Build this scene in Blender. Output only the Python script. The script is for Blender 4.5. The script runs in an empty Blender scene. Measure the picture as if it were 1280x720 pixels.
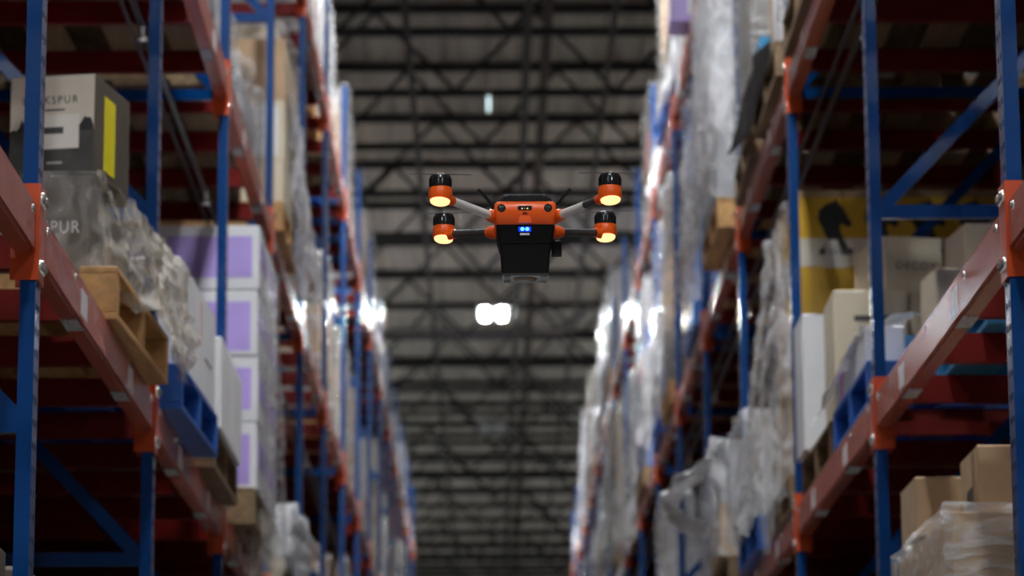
import bpy, bmesh, math, random
from mathutils import Vector, Matrix, noise
random.seed(7)
scene = bpy.context.scene
COL = scene.collection
CZ = 1.5                                   # camera height above the floor

# ------------------------------------------------------------------ camera
FPX, TILT, YAW, ROLL = 4059.5, 0.200425, 0.007326, -0.004795
cam_data = bpy.data.cameras.new('camera')
cam_data.sensor_width = 36.0
cam_data.lens = FPX / 1280.0 * 36.0
cam_data.clip_end = 300.0
cam_data.dof.use_dof = True
cam_data.dof.focus_distance = 6.12
cam_data.dof.aperture_fstop = 5.6
cam = bpy.data.objects.new('camera', cam_data)
COL.objects.link(cam)
_fw = Vector((math.sin(YAW)*math.cos(TILT), math.cos(YAW)*math.cos(TILT), math.sin(TILT)))
_rt = Vector((math.cos(YAW), -math.sin(YAW), 0.0))
_up = _rt.cross(_fw)
_R = _rt*math.cos(ROLL) + _up*math.sin(ROLL)
_U = _up*math.cos(ROLL) - _rt*math.sin(ROLL)
_m = Matrix((_R, _U, -_fw)).transposed().to_4x4()
_m.translation = Vector((0, 0, CZ))
cam.matrix_world = _m
scene.camera = cam

# ------------------------------------------------------------------ world, exposure, lamp power
world = bpy.data.worlds.new('world'); scene.world = world
world.use_nodes = True
world.node_tree.nodes['Background'].inputs['Color'].default_value = (0.6, 0.65, 0.7, 1)
world.node_tree.nodes['Background'].inputs['Strength'].default_value = 0.005
LAMP_STRENGTH = 1150.0
SIDE_STRENGTH = 1000.0
scene.view_settings.view_transform = 'Standard'
scene.view_settings.look = 'None'
scene.view_settings.gamma = 1.0
scene.view_settings.use_curve_mapping = False
scene.view_settings.exposure = 0.35
scene.cycles.use_denoising = True
scene.cycles.max_bounces = 8
scene.cycles.diffuse_bounces = 4
scene.cycles.transparent_max_bounces = 16
scene.cycles.caustics_reflective = False
scene.cycles.caustics_refractive = False
scene.cycles.sample_clamp_indirect = 6.0

# ------------------------------------------------------------------ materials
def _nodes(name):
    m = bpy.data.materials.new(name); m.use_nodes = True
    nt = m.node_tree
    return m, nt, nt.nodes['Principled BSDF']

def paint(name, col, rough=0.4, metal=0.0, var=0.12, scale=9.0, bump=0.0, bscale=60.0, stretch=(1, 1, 1), spec=0.5, coat=0.0, obj_var=0.0):
    m, nt, b = _nodes(name)
    tc = nt.nodes.new('ShaderNodeTexCoord'); mp = nt.nodes.new('ShaderNodeMapping')
    mp.inputs['Scale'].default_value = stretch
    nt.links.new(tc.outputs['Object'], mp.inputs['Vector'])
    nz = nt.nodes.new('ShaderNodeTexNoise'); nz.inputs['Scale'].default_value = scale; nz.inputs['Detail'].default_value = 4
    nt.links.new(mp.outputs['Vector'], nz.inputs['Vector'])
    rm = nt.nodes.new('ShaderNodeMapRange')
    rm.inputs['From Min'].default_value = 0.25; rm.inputs['From Max'].default_value = 0.75
    rm.inputs['To Min'].default_value = 1 - var; rm.inputs['To Max'].default_value = 1 + var
    nt.links.new(nz.outputs['Fac'], rm.inputs['Value'])
    val = rm.outputs['Result']
    if obj_var:
        oi = nt.nodes.new('ShaderNodeObjectInfo')
        r2 = nt.nodes.new('ShaderNodeMapRange'); r2.inputs['To Min'].default_value = 1 - obj_var; r2.inputs['To Max'].default_value = 1 + obj_var
        nt.links.new(oi.outputs['Random'], r2.inputs['Value'])
        mu = nt.nodes.new('ShaderNodeMath'); mu.operation = 'MULTIPLY'
        nt.links.new(val, mu.inputs[0]); nt.links.new(r2.outputs['Result'], mu.inputs[1]); val = mu.outputs[0]
    vm = nt.nodes.new('ShaderNodeVectorMath'); vm.operation = 'SCALE'
    vm.inputs[0].default_value = col
    nt.links.new(val, vm.inputs['Scale'])
    nt.links.new(vm.outputs['Vector'], b.inputs['Base Color'])
    b.inputs['Roughness'].default_value = rough
    b.inputs['Metallic'].default_value = metal
    b.inputs['Specular IOR Level'].default_value = spec
    if coat:
        b.inputs['Coat Weight'].default_value = coat; b.inputs['Coat Roughness'].default_value = 0.2
    if bump:
        n2 = nt.nodes.new('ShaderNodeTexNoise'); n2.inputs['Scale'].default_value = bscale; n2.inputs['Detail'].default_value = 3
        nt.links.new(mp.outputs['Vector'], n2.inputs['Vector'])
        bp = nt.nodes.new('ShaderNodeBump'); bp.inputs['Strength'].default_value = bump; bp.inputs['Distance'].default_value = 0.01
        nt.links.new(n2.outputs['Fac'], bp.inputs['Height']); nt.links.new(bp.outputs['Normal'], b.inputs['Normal'])
    return m

def glow(name, col, strength):
    m, nt, b = _nodes(name)
    b.inputs['Base Color'].default_value = (*col, 1)
    b.inputs['Emission Color'].default_value = (*col, 1)
    b.inputs['Emission Strength'].default_value = strength
    b.inputs['Roughness'].default_value = 0.3
    return m

def film(name, col=(0.8, 0.8, 0.82), opac=0.45, rough=0.09, bump=0.9, scale=9.0, stretch=(1, 1, 0.5)):
    m, nt, b = _nodes(name)
    b.inputs['Base Color'].default_value = (*col, 1)
    b.inputs['Roughness'].default_value = rough
    b.inputs['Specular IOR Level'].default_value = 0.8
    tc = nt.nodes.new('ShaderNodeTexCoord'); mp = nt.nodes.new('ShaderNodeMapping'); mp.inputs['Scale'].default_value = stretch
    nt.links.new(tc.outputs['Object'], mp.inputs['Vector'])
    n1 = nt.nodes.new('ShaderNodeTexNoise'); n1.inputs['Scale'].default_value = scale; n1.inputs['Detail'].default_value = 5; n1.inputs['Distortion'].default_value = 1.2
    nt.links.new(mp.outputs['Vector'], n1.inputs['Vector'])
    bp = nt.nodes.new('ShaderNodeBump'); bp.inputs['Strength'].default_value = bump; bp.inputs['Distance'].default_value = 0.05
    nt.links.new(n1.outputs['Fac'], bp.inputs['Height']); nt.links.new(bp.outputs['Normal'], b.inputs['Normal'])
    rm = nt.nodes.new('ShaderNodeMapRange'); rm.inputs['From Min'].default_value = 0.35; rm.inputs['From Max'].default_value = 0.65
    rm.inputs['To Min'].default_value = max(0.02, opac - 0.25); rm.inputs['To Max'].default_value = min(1.0, opac + 0.3)
    nt.links.new(n1.outputs['Fac'], rm.inputs['Value'])
    tr = nt.nodes.new('ShaderNodeBsdfTransparent'); mx = nt.nodes.new('ShaderNodeMixShader')
    nt.links.new(rm.outputs['Result'], mx.inputs['Fac'])
    nt.links.new(tr.outputs['BSDF'], mx.inputs[1]); nt.links.new(b.outputs['BSDF'], mx.inputs[2])
    nt.links.new(mx.outputs['Shader'], nt.nodes['Material Output'].inputs['Surface'])
    return m

def barcode(name):
    m, nt, b = _nodes(name)
    tc = nt.nodes.new('ShaderNodeTexCoord')
    wv = nt.nodes.new('ShaderNodeTexWave'); wv.bands_direction = 'Y'; wv.inputs['Scale'].default_value = 22.0
    wv.inputs['Distortion'].default_value = 2.5; wv.inputs['Detail Scale'].default_value = 6
    nt.links.new(tc.outputs['Object'], wv.inputs['Vector'])
    cr = nt.nodes.new('ShaderNodeValToRGB'); cr.color_ramp.interpolation = 'CONSTANT'
    cr.color_ramp.elements[0].color = (0.03, 0.03, 0.03, 1); cr.color_ramp.elements[1].position = 0.5
    cr.color_ramp.elements[1].color = (0.9, 0.9, 0.9, 1)
    nt.links.new(wv.outputs['Fac'], cr.inputs['Fac']); nt.links.new(cr.outputs['Color'], b.inputs['Base Color'])
    b.inputs['Roughness'].default_value = 0.35
    return m

M = {}
M['blue'] = paint('blue_rack_paint', (0.0015, 0.040, 0.165), 0.22, var=0.2, scale=5, bump=0.04, bscale=90, spec=0.28)
M['orange'] = paint('orange_rack_paint', (0.52, 0.062, 0.010), 0.3, var=0.15, scale=6, bump=0.04)
M['beam'] = paint('pinkish_orange_beam_paint', (0.42, 0.078, 0.037), 0.27, var=0.14, scale=7, stretch=(1, 0.3, 1), bump=0.05, bscale=40)  # pinker orange than the connectors
M['redbar'] = paint('red_crossbar_paint', (0.15, 0.006, 0.003), 0.5, var=0.15, spec=0.15)
M['bolt'] = paint('zinc_bolt', (0.8, 0.78, 0.74), 0.16, metal=1.0, var=0.05)
M['label'] = paint('white_label', (0.75, 0.75, 0.75), 0.35, var=0.2, scale=40)
M['barcode'] = barcode('barcode_label')
M['slot'] = paint('dark_slot', (0.004, 0.008, 0.02), 0.8)
M['wood'] = paint('pine_board', (0.50, 0.28, 0.10), 0.6, var=0.35, scale=3.5, stretch=(8, 1, 8), bump=0.2, obj_var=0.15)
M['woodold'] = paint('aged_board', (0.19, 0.12, 0.06), 0.7, var=0.35, scale=3.5, stretch=(8, 1, 8), bump=0.25, obj_var=0.2)
M['plastic_blue'] = paint('blue_pallet_plastic', (0.008, 0.10, 0.42), 0.38, var=0.15, bump=0.05)
M['plastic_teal'] = paint('teal_pallet_plastic', (0.012, 0.18, 0.36), 0.4, var=0.15, bump=0.05)
M['kraft'] = paint('kraft_cardboard', (0.40, 0.265, 0.15), 0.75, var=0.14, scale=6, obj_var=0.12)
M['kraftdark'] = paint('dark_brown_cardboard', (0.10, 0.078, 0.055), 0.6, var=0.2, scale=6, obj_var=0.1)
M['cream'] = paint('cream_cardboard', (0.60, 0.52, 0.38), 0.65, var=0.08, scale=5, obj_var=0.06)
M['white'] = paint('white_cardboard', (0.66, 0.66, 0.68), 0.5, var=0.06, scale=5, obj_var=0.04)
M['purple'] = paint('lilac_print', (0.40, 0.29, 0.66), 0.35, var=0.3, scale=3.0, obj_var=0.08)
M['magenta'] = paint('magenta_print', (0.62, 0.08, 0.62), 0.35, var=0.25, scale=4)
M['yellow'] = paint('golden_yellow_print', (0.62, 0.36, 0.012), 0.45, var=0.2, scale=4)
M['bright_yellow'] = paint('bright_yellow_sticker', (0.9, 0.78, 0.005), 0.45, var=0.05)
M['ink'] = paint('black_ink', (0.012, 0.011, 0.01), 0.5, var=0.3, scale=14)
M['greyink'] = paint('grey_ink', (0.055, 0.052, 0.048), 0.5, var=0.5, scale=16)
M['paleink'] = paint('pale_ink', (0.5, 0.47, 0.42), 0.5, var=0.1)
M['paper'] = paint('paper_label', (0.80, 0.75, 0.67), 0.5, var=0.06)
M['beige'] = paint('beige_print', (0.70, 0.62, 0.51), 0.55, var=0.06)
M['greybox'] = paint('grey_cardboard', (0.30, 0.30, 0.32), 0.6, var=0.12, obj_var=0.2)
M['redprint'] = paint('red_print', (0.6, 0.02, 0.02), 0.4)
M['bluebox'] = paint('blue_print_cardboard', (0.03, 0.12, 0.42), 0.45, var=0.3, obj_var=0.2)
M['film'] = film('clear_stretch_film', opac=0.36)
M['film_tan'] = film('crumpled_clear_film', (0.74, 0.68, 0.58), opac=0.40, scale=6, bump=1.0, stretch=(1, 1, 0.6))
M['film_thin'] = film('thin_stretch_film', (0.75, 0.74, 0.74), opac=0.2, scale=12, bump=0.5, stretch=(0.6, 0.6, 2.5))
M['film_clear'] = film('very_clear_film', (0.7, 0.68, 0.64), opac=0.12, scale=14, bump=0.5)
M['film_white'] = film('white_film_sheet', (0.85, 0.85, 0.87), opac=0.75, scale=8)
M['film_black'] = paint('black_film_sheet', (0.006, 0.006, 0.0065), 0.5, bump=0.3, bscale=12, spec=0.08)
M['film_flap'] = film('opaque_white_film', (0.9, 0.9, 0.91), opac=0.95, scale=8)
M['whitebright'] = paint('bright_white_cardboard', (0.84, 0.84, 0.85), 0.5, var=0.05, scale=5)
M['deck'] = paint('roof_deck_steel', (0.69, 0.655, 0.585), 0.6, var=0.28, scale=0.9, stretch=(6, 0.25, 1))
M['joist'] = paint('dark_joist_steel', (0.014, 0.014, 0.015), 0.6, var=0.2)
M['pipe_black'] = paint('black_steel_pipe', (0.02, 0.02, 0.022), 0.3, metal=0.4, var=0.2)
M['pipe_rust'] = paint('brown_pipe', (0.06, 0.035, 0.02), 0.55, var=0.3)
M['pipe_grey'] = paint('galvanised_pipe', (0.28, 0.28, 0.28), 0.45, metal=0.3, var=0.15)
M['concrete'] = paint('concrete_floor', (0.26, 0.255, 0.245), 0.45, var=0.15, scale=1.2)
M['wall'] = paint('painted_wall', (0.22, 0.21, 0.20), 0.7, var=0.06, scale=1)
M['housing'] = paint('lamp_housing', (0.35, 0.36, 0.38), 0.5)
M['lens_on'] = glow('lit_lamp_lens', (0.93, 0.97, 1.0), LAMP_STRENGTH)
M['lens_side'] = glow('added_side_lamp_lens', (0.93, 0.97, 1.0), SIDE_STRENGTH)  # for the unseen lamps added beside the aisle
M['lens_dim'] = glow('dimmed_lamp_lens', (0.72, 0.92, 0.95), 1.6)
M['lens_off'] = paint('unlit_lamp_lens', (0.5, 0.52, 0.52), 0.3)

# ------------------------------------------------------------------ mesh helpers
def mesh_from(name, verts, faces, mat=None, smooth=False):
    me = bpy.data.meshes.new(name)
    me.from_pydata([tuple(v) for v in verts], [], faces)
    me.update()
    if mat is not None: me.materials.append(M[mat] if isinstance(mat, str) else mat)
    if smooth:
        for p in me.polygons: p.use_smooth = True
    return me

def obj(name, me, parent=None, loc=(0, 0, 0), rot=(0, 0, 0), scale=(1, 1, 1)):
    o = bpy.data.objects.new(name, me)
    COL.objects.link(o)
    o.location = loc; o.rotation_euler = rot; o.scale = scale
    if parent is not None: o.parent = parent
    return o

def tag(o, label, cat, group=None, kind=None):
    o['label'] = label; o['category'] = cat
    if group: o['group'] = group
    if kind: o['kind'] = kind
    return o

def thing(name, label, cat, loc=(0, 0, 0), rotz=0.0, group=None):
    o = obj(name, None, None, loc, (0, 0, rotz))
    o.empty_display_size = 0.1
    return tag(o, label, cat, group)

class MB:
    def __init__(self): self.v = []; self.f = []
    def box(self, x0, x1, y0, y1, z0, z1):
        n = len(self.v)
        self.v += [(x0,y0,z0),(x1,y0,z0),(x1,y1,z0),(x0,y1,z0),(x0,y0,z1),(x1,y0,z1),(x1,y1,z1),(x0,y1,z1)]
        self.f += [tuple(n+i for i in q) for q in ((3,2,1,0),(4,5,6,7),(0,1,5,4),(1,2,6,5),(2,3,7,6),(3,0,4,7))]
        return self
    def prism(self, poly, z0, z1):
        n = len(self.v); k = len(poly)
        self.v += [(x, y, z0) for x, y in poly] + [(x, y, z1) for x, y in poly]
        self.f.append(tuple(n+i for i in reversed(range(k)))); self.f.append(tuple(n+k+i for i in range(k)))
        for i in range(k):
            j = (i+1) % k; self.f.append((n+i, n+j, n+k+j, n+k+i))
        return self
    def tube(self, pts, rad, seg=8, cap=True):
        pts = [Vector(p) for p in pts]; n0 = len(self.v)
        rads = rad if isinstance(rad, (list, tuple)) else [rad]*len(pts)
        for i, p in enumerate(pts):
            if i == 0: t = pts[1]-pts[0]
            elif i == len(pts)-1: t = pts[-1]-pts[-2]
            else: t = (pts[i+1]-pts[i]).normalized() + (pts[i]-pts[i-1]).normalized()
            t.normalize()
            a = Vector((0, 0, 1)) if abs(t.z) < 0.9 else Vector((1, 0, 0))
            u = t.cross(a).normalized(); w = t.cross(u)
            for s in range(seg):
                an = 2*math.pi*s/seg
                self.v.append(tuple(p + (u*math.cos(an) + w*math.sin(an))*rads[i]))
        for i in range(len(pts)-1):
            for s in range(seg):
                a = n0+i*seg+s; b = n0+i*seg+(s+1) % seg
                self.f.append((a, b, b+seg, a+seg))
        if cap:
            self.f.append(tuple(n0+s for s in reversed(range(seg))))
            e = n0+(len(pts)-1)*seg; self.f.append(tuple(e+s for s in range(seg)))
        return self
    def lathe(self, prof, seg=24, c=(0, 0, 0)):
        n0 = len(self.v)
        for r, z in prof:
            for s in range(seg):
                a = 2*math.pi*s/seg
                self.v.append((c[0]+r*math.cos(a), c[1]+r*math.sin(a), c[2]+z))
        for i in range(len(prof)-1):
            for s in range(seg):
                a = n0+i*seg+s; b = n0+i*seg+(s+1) % seg
                self.f.append((a, b, b+seg, a+seg))
        self.f.append(tuple(n0+s for s in reversed(range(seg))))
        e = n0+(len(prof)-1)*seg; self.f.append(tuple(e+s for s in range(seg)))
        return self
    def loft(self, secs, k=3):
        """rounded rectangles (z, half x, half y, corner radius, centre y)"""
        n0 = len(self.v); cnt = 4*(k+1)
        for z, hx, hy, r, cy in secs:
            for ci, (sx, sy) in enumerate(((1, 1), (-1, 1), (-1, -1), (1, -1))):
                for j in range(k+1):
                    a = math.pi/2*(ci + j/k)
                    self.v.append((sx*(hx-r)+r*math.cos(a), cy+sy*(hy-r)+r*math.sin(a), z))
        for i in range(len(secs)-1):
            for s in range(cnt):
                a = n0+i*cnt+s; b = n0+i*cnt+(s+1) % cnt
                self.f.append((a, b, b+cnt, a+cnt))
        self.f.append(tuple(n0+s for s in reversed(range(cnt))))
        e = n0+(len(secs)-1)*cnt; self.f.append(tuple(e+s for s in range(cnt)))
        return self
    def mesh(self, name, mat, smooth=False): return mesh_from(name, self.v, self.f, mat, smooth)

def autosmooth(me, ang=35):
    bm = bmesh.new(); bm.from_mesh(me)
    for f in bm.faces: f.smooth = True
    for e in bm.edges:
        if len(e.link_faces) == 2 and e.calc_face_angle(0) > math.radians(ang): e.smooth = False
    bm.to_mesh(me); bm.free()
    return me

_cache = {}
def box_mesh(sx, sy, sz, mat, bevel=0.004):
    """box with softened edges, origin at the centre of its base"""
    key = (round(sx, 4), round(sy, 4), round(sz, 4), mat, bevel)
    if key in _cache: return _cache[key]
    me = MB().box(-sx/2, sx/2, -sy/2, sy/2, 0, sz).mesh('box', mat)
    if bevel:
        bm = bmesh.new(); bm.from_mesh(me)
        bmesh.ops.bevel(bm, geom=bm.edges[:], offset=min(bevel, sx/3, sy/3, sz/3), segments=1, affect='EDGES')
        bm.to_mesh(me); bm.free()
    _cache[key] = me
    return me

def film_mesh(name, sx, sy, sz, mat, seed=0, amp=0.018, n=12, freq=5.0):
    """crinkled film drawn round a load: a box open below with folds"""
    key = ('film', round(sx, 3), round(sy, 3), round(sz, 3), mat, seed, amp)
    if key in _cache: return _cache[key]
    bm = bmesh.new(); bmesh.ops.create_cube(bm, size=1.0)
    bmesh.ops.delete(bm, geom=[f for f in bm.faces if f.normal.z < -0.5], context='FACES_ONLY')
    bmesh.ops.subdivide_edges(bm, edges=bm.edges[:], cuts=n, use_grid_fill=True)
    for v in bm.verts:
        c = v.co.copy()
        p = Vector((c.x*sx, c.y*sy, (c.z+0.5)*sz))
        q = p*freq + Vector((seed*7.3, seed*3.1, seed*1.7))
        w = noise.noise(Vector((q.x, q.y, q.z*0.45)))
        w2 = abs(noise.noise(q*2.1))
        d = Vector((c.x, c.y, 0))
        if d.length > 0: d.normalize()
        top = 1.0 if c.z > 0.49 else 0.0
        v.co = p + d*(amp*(0.6+w+w2)) + Vector((0, 0, top*amp*(w+0.4)))
    me = bpy.data.meshes.new(name); bm.to_mesh(me); bm.free()
    me.materials.append(M[mat])
    for p in me.polygons: p.use_smooth = True
    _cache[key] = me
    return me

def sheet_mesh(name, c00, c10, c01, c11, mat, amp=0.03, nu=22, nv=22, seed=0.0, freq=7.0, sag=(0, 0, 0), ragged=0.0):
    """crumpled sheet between four corners (u along c00>c10, v along c00>c01)"""
    c00, c10, c01, c11 = map(Vector, (c00, c10, c01, c11))
    nrm = (c10-c00).cross(c01-c00).normalized(); sag = Vector(sag)
    vs, fs = [], []
    for j in range(nv+1):
        for i in range(nu+1):
            u, v = i/nu, j/nv
            vv = v*(1 + ragged*noise.noise(Vector((u*4.0, seed, 3.0)))) if ragged else v
            p = (c00*(1-u)+c10*u)*(1-vv) + (c01*(1-u)+c11*u)*vv
            q = p*freq + Vector((seed, seed*2, seed*3))
            w = noise.noise(Vector((q.x, q.y, q.z*0.5)))*0.7 + abs(noise.noise(q*2.2))*0.6 + noise.noise(q*4.5)*0.2
            p = p + nrm*amp*w + sag*(4*u*(1-u)*vv)
            vs.append(p)
    for j in range(nv):
        for i in range(nu):
            a = j*(nu+1)+i; fs.append((a, a+1, a+nu+2, a+nu+1))
    return mesh_from(name, vs, fs, mat, True)

def text_mesh(body, size, mat, sx=1.0, spacing=1.0):
    cu = bpy.data.curves.new('lettering', 'FONT'); cu.body = body; cu.size = size
    cu.align_x = 'CENTER'; cu.align_y = 'CENTER'; cu.extrude = 0.0006; cu.space_character = spacing
    cu.resolution_u = 3
    o = bpy.data.objects.new('lettering', cu); COL.objects.link(o)
    dg = bpy.context.evaluated_depsgraph_get(); dg.update()
    me = bpy.data.meshes.new_from_object(o.evaluated_get(dg))
    bpy.data.objects.remove(o); bpy.data.curves.remove(cu)
    me.materials.clear(); me.materials.append(M[mat])
    if sx != 1.0:
        for v in me.vertices: v.co.x *= sx
    return me

FRONT = (math.pi/2, 0, 0)                    # lettering standing on a face that looks towards -Y

def panel(name, parent, face, u0, u1, z0, z1, mat, thick=0.0012):
    """thin printed panel on a carton: face = ('front', y) or ('left'|'right', x); u runs along the face"""
    side, at = face
    mb = MB()
    if side == 'front': mb.box(u0, u1, at-thick, at, z0, z1)
    elif side == 'right': mb.box(at, at+thick, u0, u1, z0, z1)
    else: mb.box(at-thick, at, u0, u1, z0, z1)
    return obj(name, mb.mesh(name, mat), parent)

# ------------------------------------------------------------------ the setting
HALL = 9.0
ROOF = CZ + 9.06
def structure(name, me):
    o = obj(name, me); o['kind'] = 'structure'; return o
structure('floor', MB().box(-HALL, HALL, -14, 96, -0.2, 0).mesh('floor', 'concrete'))
structure('wall_left', MB().box(-HALL-0.2, -HALL, -14, 96, 0, ROOF+0.2).mesh('wall_left', 'wall'))
structure('wall_right', MB().box(HALL, HALL+0.2, -14, 96, 0, ROOF+0.2).mesh('wall_right', 'wall'))
structure('wall_back', MB().box(-HALL, HALL, -14.2, -14, 0, ROOF+0.2).mesh('wall_back', 'wall'))
structure('wall_front', MB().box(-HALL, HALL, 96, 96.2, 0, ROOF+0.2).mesh('wall_front', 'wall'))
# corrugated deck: trapezoid ribs running along the aisle
prof, x = [], -HALL
while x < HALL:
    prof += [(x, ROOF), (x+0.10, ROOF), (x+0.125, ROOF+0.04), (x+0.175, ROOF+0.04)]; x += 0.2
prof.append((HALL, ROOF))
vs = [(a, -14, b) for a, b in prof] + [(a, 96, b) for a, b in prof]; n = len(prof)
ceiling = structure('ceiling', mesh_from('ceiling', vs, [(i, i+1, n+i+1, n+i) for i in range(n-1)], 'deck'))

# open-web joists across the hall, parts of the ceiling
jm = MB()
jm.box(-HALL, HALL, -0.045, 0.045, ROOF-0.085, ROOF-0.004)
joist_top = jm.mesh('joist', 'joist')
joist_bot = MB().box(-HALL, HALL, -0.04, 0.04, ROOF-0.86-0.07, ROOF-0.86).mesh('bottom_chord', 'joist')
zz = []
k, x = 0, -HALL+0.1
while x < HALL:
    zz.append((x, 0, ROOF-0.08 if k % 2 == 0 else ROOF-0.875)); k += 1; x += 0.78
joist_web = MB().tube(zz, 0.030, 5).mesh('web', 'joist')
for j in range(-4, 28):
    y = 30.64 + 2.15*j
    jo = obj('joist', joist_top, ceiling, (0, y, 0))
    obj('bottom_chord', joist_bot, jo); obj('web', joist_web, jo, (0.26*(j % 3), 0, 0))
for xb, w in ((-3.0, .045), (-0.73, .06), (0.36, .075), (1.13, .05), (3.2, .045)):
    obj('bridging_angle', MB().box(xb-w/2, xb+w/2, 20, 92, ROOF-0.93-0.03, ROOF-0.93).mesh('bridging_angle', 'joist'), ceiling)

# ------------------------------------------------------------------ pallet racks
D0, BAY = 6.962, 2.5
LEVEL = [CZ-0.02, CZ+1.60, CZ+3.268, CZ+5.115]
XL, XR = -0.985, 1.136                         # aisle faces of the two rows
RDEPTH = 1.07
UP_H = CZ + 5.9

def upright_mesh(s):
    w, d, t, lip = 0.038, 0.034, 0.003, 0.012   # half width along the aisle, depth away from it
    poly = [(0, -w), (0, w), (d, w), (d, w-lip), (d-t, w-lip), (d-t, w-t), (t, w-t), (t, -w+t), (d-t, -w+t), (d-t, -w+lip), (d, -w+lip), (d, -w)]
    poly = [(s*a, b) for a, b in poly]
    if s < 0: poly.reverse()
    return MB().prism(poly, 0, UP_H).mesh('upright', 'blue')

def make_rack(name, label, s, xf, first, last, detail=True):
    """s = direction away from the aisle (-1 left row, +1 right row); frames first..last"""
    rack = thing(name, label, 'pallet rack', (xf + s*RDEPTH/2, D0, 0))
    ox, oy = rack.location.x, rack.location.y
    L = lambda x, y, z=0: (x-ox, y-oy, z)
    um, ur = upright_mesh(s), upright_mesh(-s)
    xa, xb = xf + s*0.008, xf + s*(RDEPTH-0.008)
    lx = abs(xb-xa)
    strut = MB().box(min(0, s*lx), max(0, s*lx), -0.016, 0.016, -0.02, 0.02).mesh('strut', 'blue')
    h = 1.033; ln = math.hypot(lx-0.06, h)
    dm = MB().box(0, ln, -0.016, 0.016, -0.02, 0.02).mesh('diagonal_brace', 'blue')
    slots = MB()
    for kz in range(int(2.4/0.0508)):
        z = CZ + 0.4 + kz*0.0508
        slots.box(-0.0008, 0.0008, -0.020, -0.013, z, z+0.014); slots.box(-0.0008, 0.0008, 0.013, 0.020, z, z+0.014)
    slots = slots.mesh('punched_slots', 'slot')
    y1 = BAY - 0.076
    beam_f = MB().prism([(0, 0.043), (s*0.05, 0.043), (s*0.05, BAY-0.043), (0, BAY-0.043)][::(1 if s > 0 else -1)], -0.115, 0.0).mesh('beam', 'beam')
    bm = bmesh.new(); bm.from_mesh(beam_f); bmesh.ops.bevel(bm, geom=bm.edges[:], offset=0.008, segments=2, affect='EDGES'); bm.to_mesh(beam_f); bm.free()
    beam_r = MB().box(min(0, -s*0.05), max(0, -s*0.05), 0.04, BAY-0.04, -0.115, 0.0).mesh('rear_beam', 'redbar')
    # L shaped end connector: a flange on the aisle face of the upright, a plate beside it
    def conn(e):
        a, b = (0.034, 0.043) if e > 0 else (-0.034, -0.043)      # which side of the upright
        poly = [(-s*0.006, 0.0), (-s*0.006, b), (s*0.056, b), (s*0.056, b-e*0.004), (0, b-e*0.004), (0, 0.0)]
        ar = sum(poly[i][0]*poly[(i+1) % 6][1]-poly[(i+1) % 6][0]*poly[i][1] for i in range(6))
        if ar < 0: poly = poly[::-1]
        return MB().prism(poly, -0.172, 0.043).mesh('connector', 'orange')
    cf, cn = conn(1), conn(-1)
    bolt = MB().lathe([(0.0145, 0), (0.0145, 0.002), (0.0130, 0.006), (0.0085, 0.0095), (0.0030, 0.011)], 10)
    bolt = autosmooth(bolt.mesh('bolt', 'bolt'), 60)
    face_label = MB().box(min(0, -s*0.001), max(0, -s*0.001), -0.055, 0.055, -0.095, -0.03).mesh('beam_label', 'label')
    under_label = MB().box(min(s*0.006, s*0.046), max(s*0.006, s*0.046), -0.075, 0.075, -0.0012, 0).mesh('barcode_label', 'barcode')
    xbar = MB().box(min(s*0.05, s*(RDEPTH-0.05)), max(s*0.05, s*(RDEPTH-0.05)), -0.02, 0.02, -0.078, 0.0).mesh('crossbar', 'redbar')
    turn = (0, -s*math.pi/2, 0)
    for i in range(first, last+1):
        y = D0 + BAY*i
        u = obj('upright', um, rack, L(xf, y))
        if detail and 0 <= i <= 2:
            so = obj('punched_slots', slots, u, (-s*0.0003, 0, 0)); so['kind'] = 'stuff'
        obj('upright', ur, rack, L(xf + s*RDEPTH, y))
        for kz in range(0, 7):
            z = CZ + 0.083 + h*(kz-1)
            if z < 0.1 or z > UP_H: continue
            obj('strut', strut, rack, L(xa, y, z))
            if z + h < UP_H:
                an = math.atan2(h, lx-0.06)
                obj('diagonal_brace', dm, rack, L(xa + s*0.03, y+0.001, z+0.01), (0, -an if s > 0 else -(math.pi-an), 0))
        if i == last: break
        for li, z in enumerate(LEVEL):
            b = obj('beam', beam_f, rack, L(xf, y, z))
            if detail:
                obj('connector', cf, b, (0, 0, 0)); obj('connector', cn, b, (0, BAY, 0))
                for yy, zz_ in ((0.020, 0.012), (0.020, -0.138), (BAY-0.020, 0.012), (BAY-0.020, -0.138)):
                    obj('bolt', bolt, b, (-s*0.006, yy, zz_), turn)
                for yy in (0.12, BAY-0.12, 0.62):
                    obj('bolt', bolt, b, (0, yy, -0.03), turn, (0.7, 0.7, 0.7))
                for yy in (0.80, 1.84):
                    obj('beam_label', face_label, b, (0, yy, 0)); obj('barcode_label', under_label, b, (0, yy-0.02, -0.115))
            obj('rear_beam', beam_r, rack, L(xf + s*RDEPTH, y, z))
            for off in (0.30, 0.92, 1.55, 2.2):
                obj('crossbar', xbar, rack, L(xf, y+off, z-0.001))
    return rack

make_rack('pallet_rack', 'blue and orange pallet rack lining the left side of the aisle', -1, XL, -1, 14)
make_rack('pallet_rack', 'blue and orange pallet rack lining the right side of the aisle', 1, XR, -1, 15)
make_rack('pallet_rack', 'dark pallet rack standing back to back behind the left row', 1, XL-RDEPTH-0.40-RDEPTH, 0, 14, False)
make_rack('pallet_rack', 'dark pallet rack standing back to back behind the right row', -1, XR+RDEPTH+0.40+RDEPTH, 0, 15, False)

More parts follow.
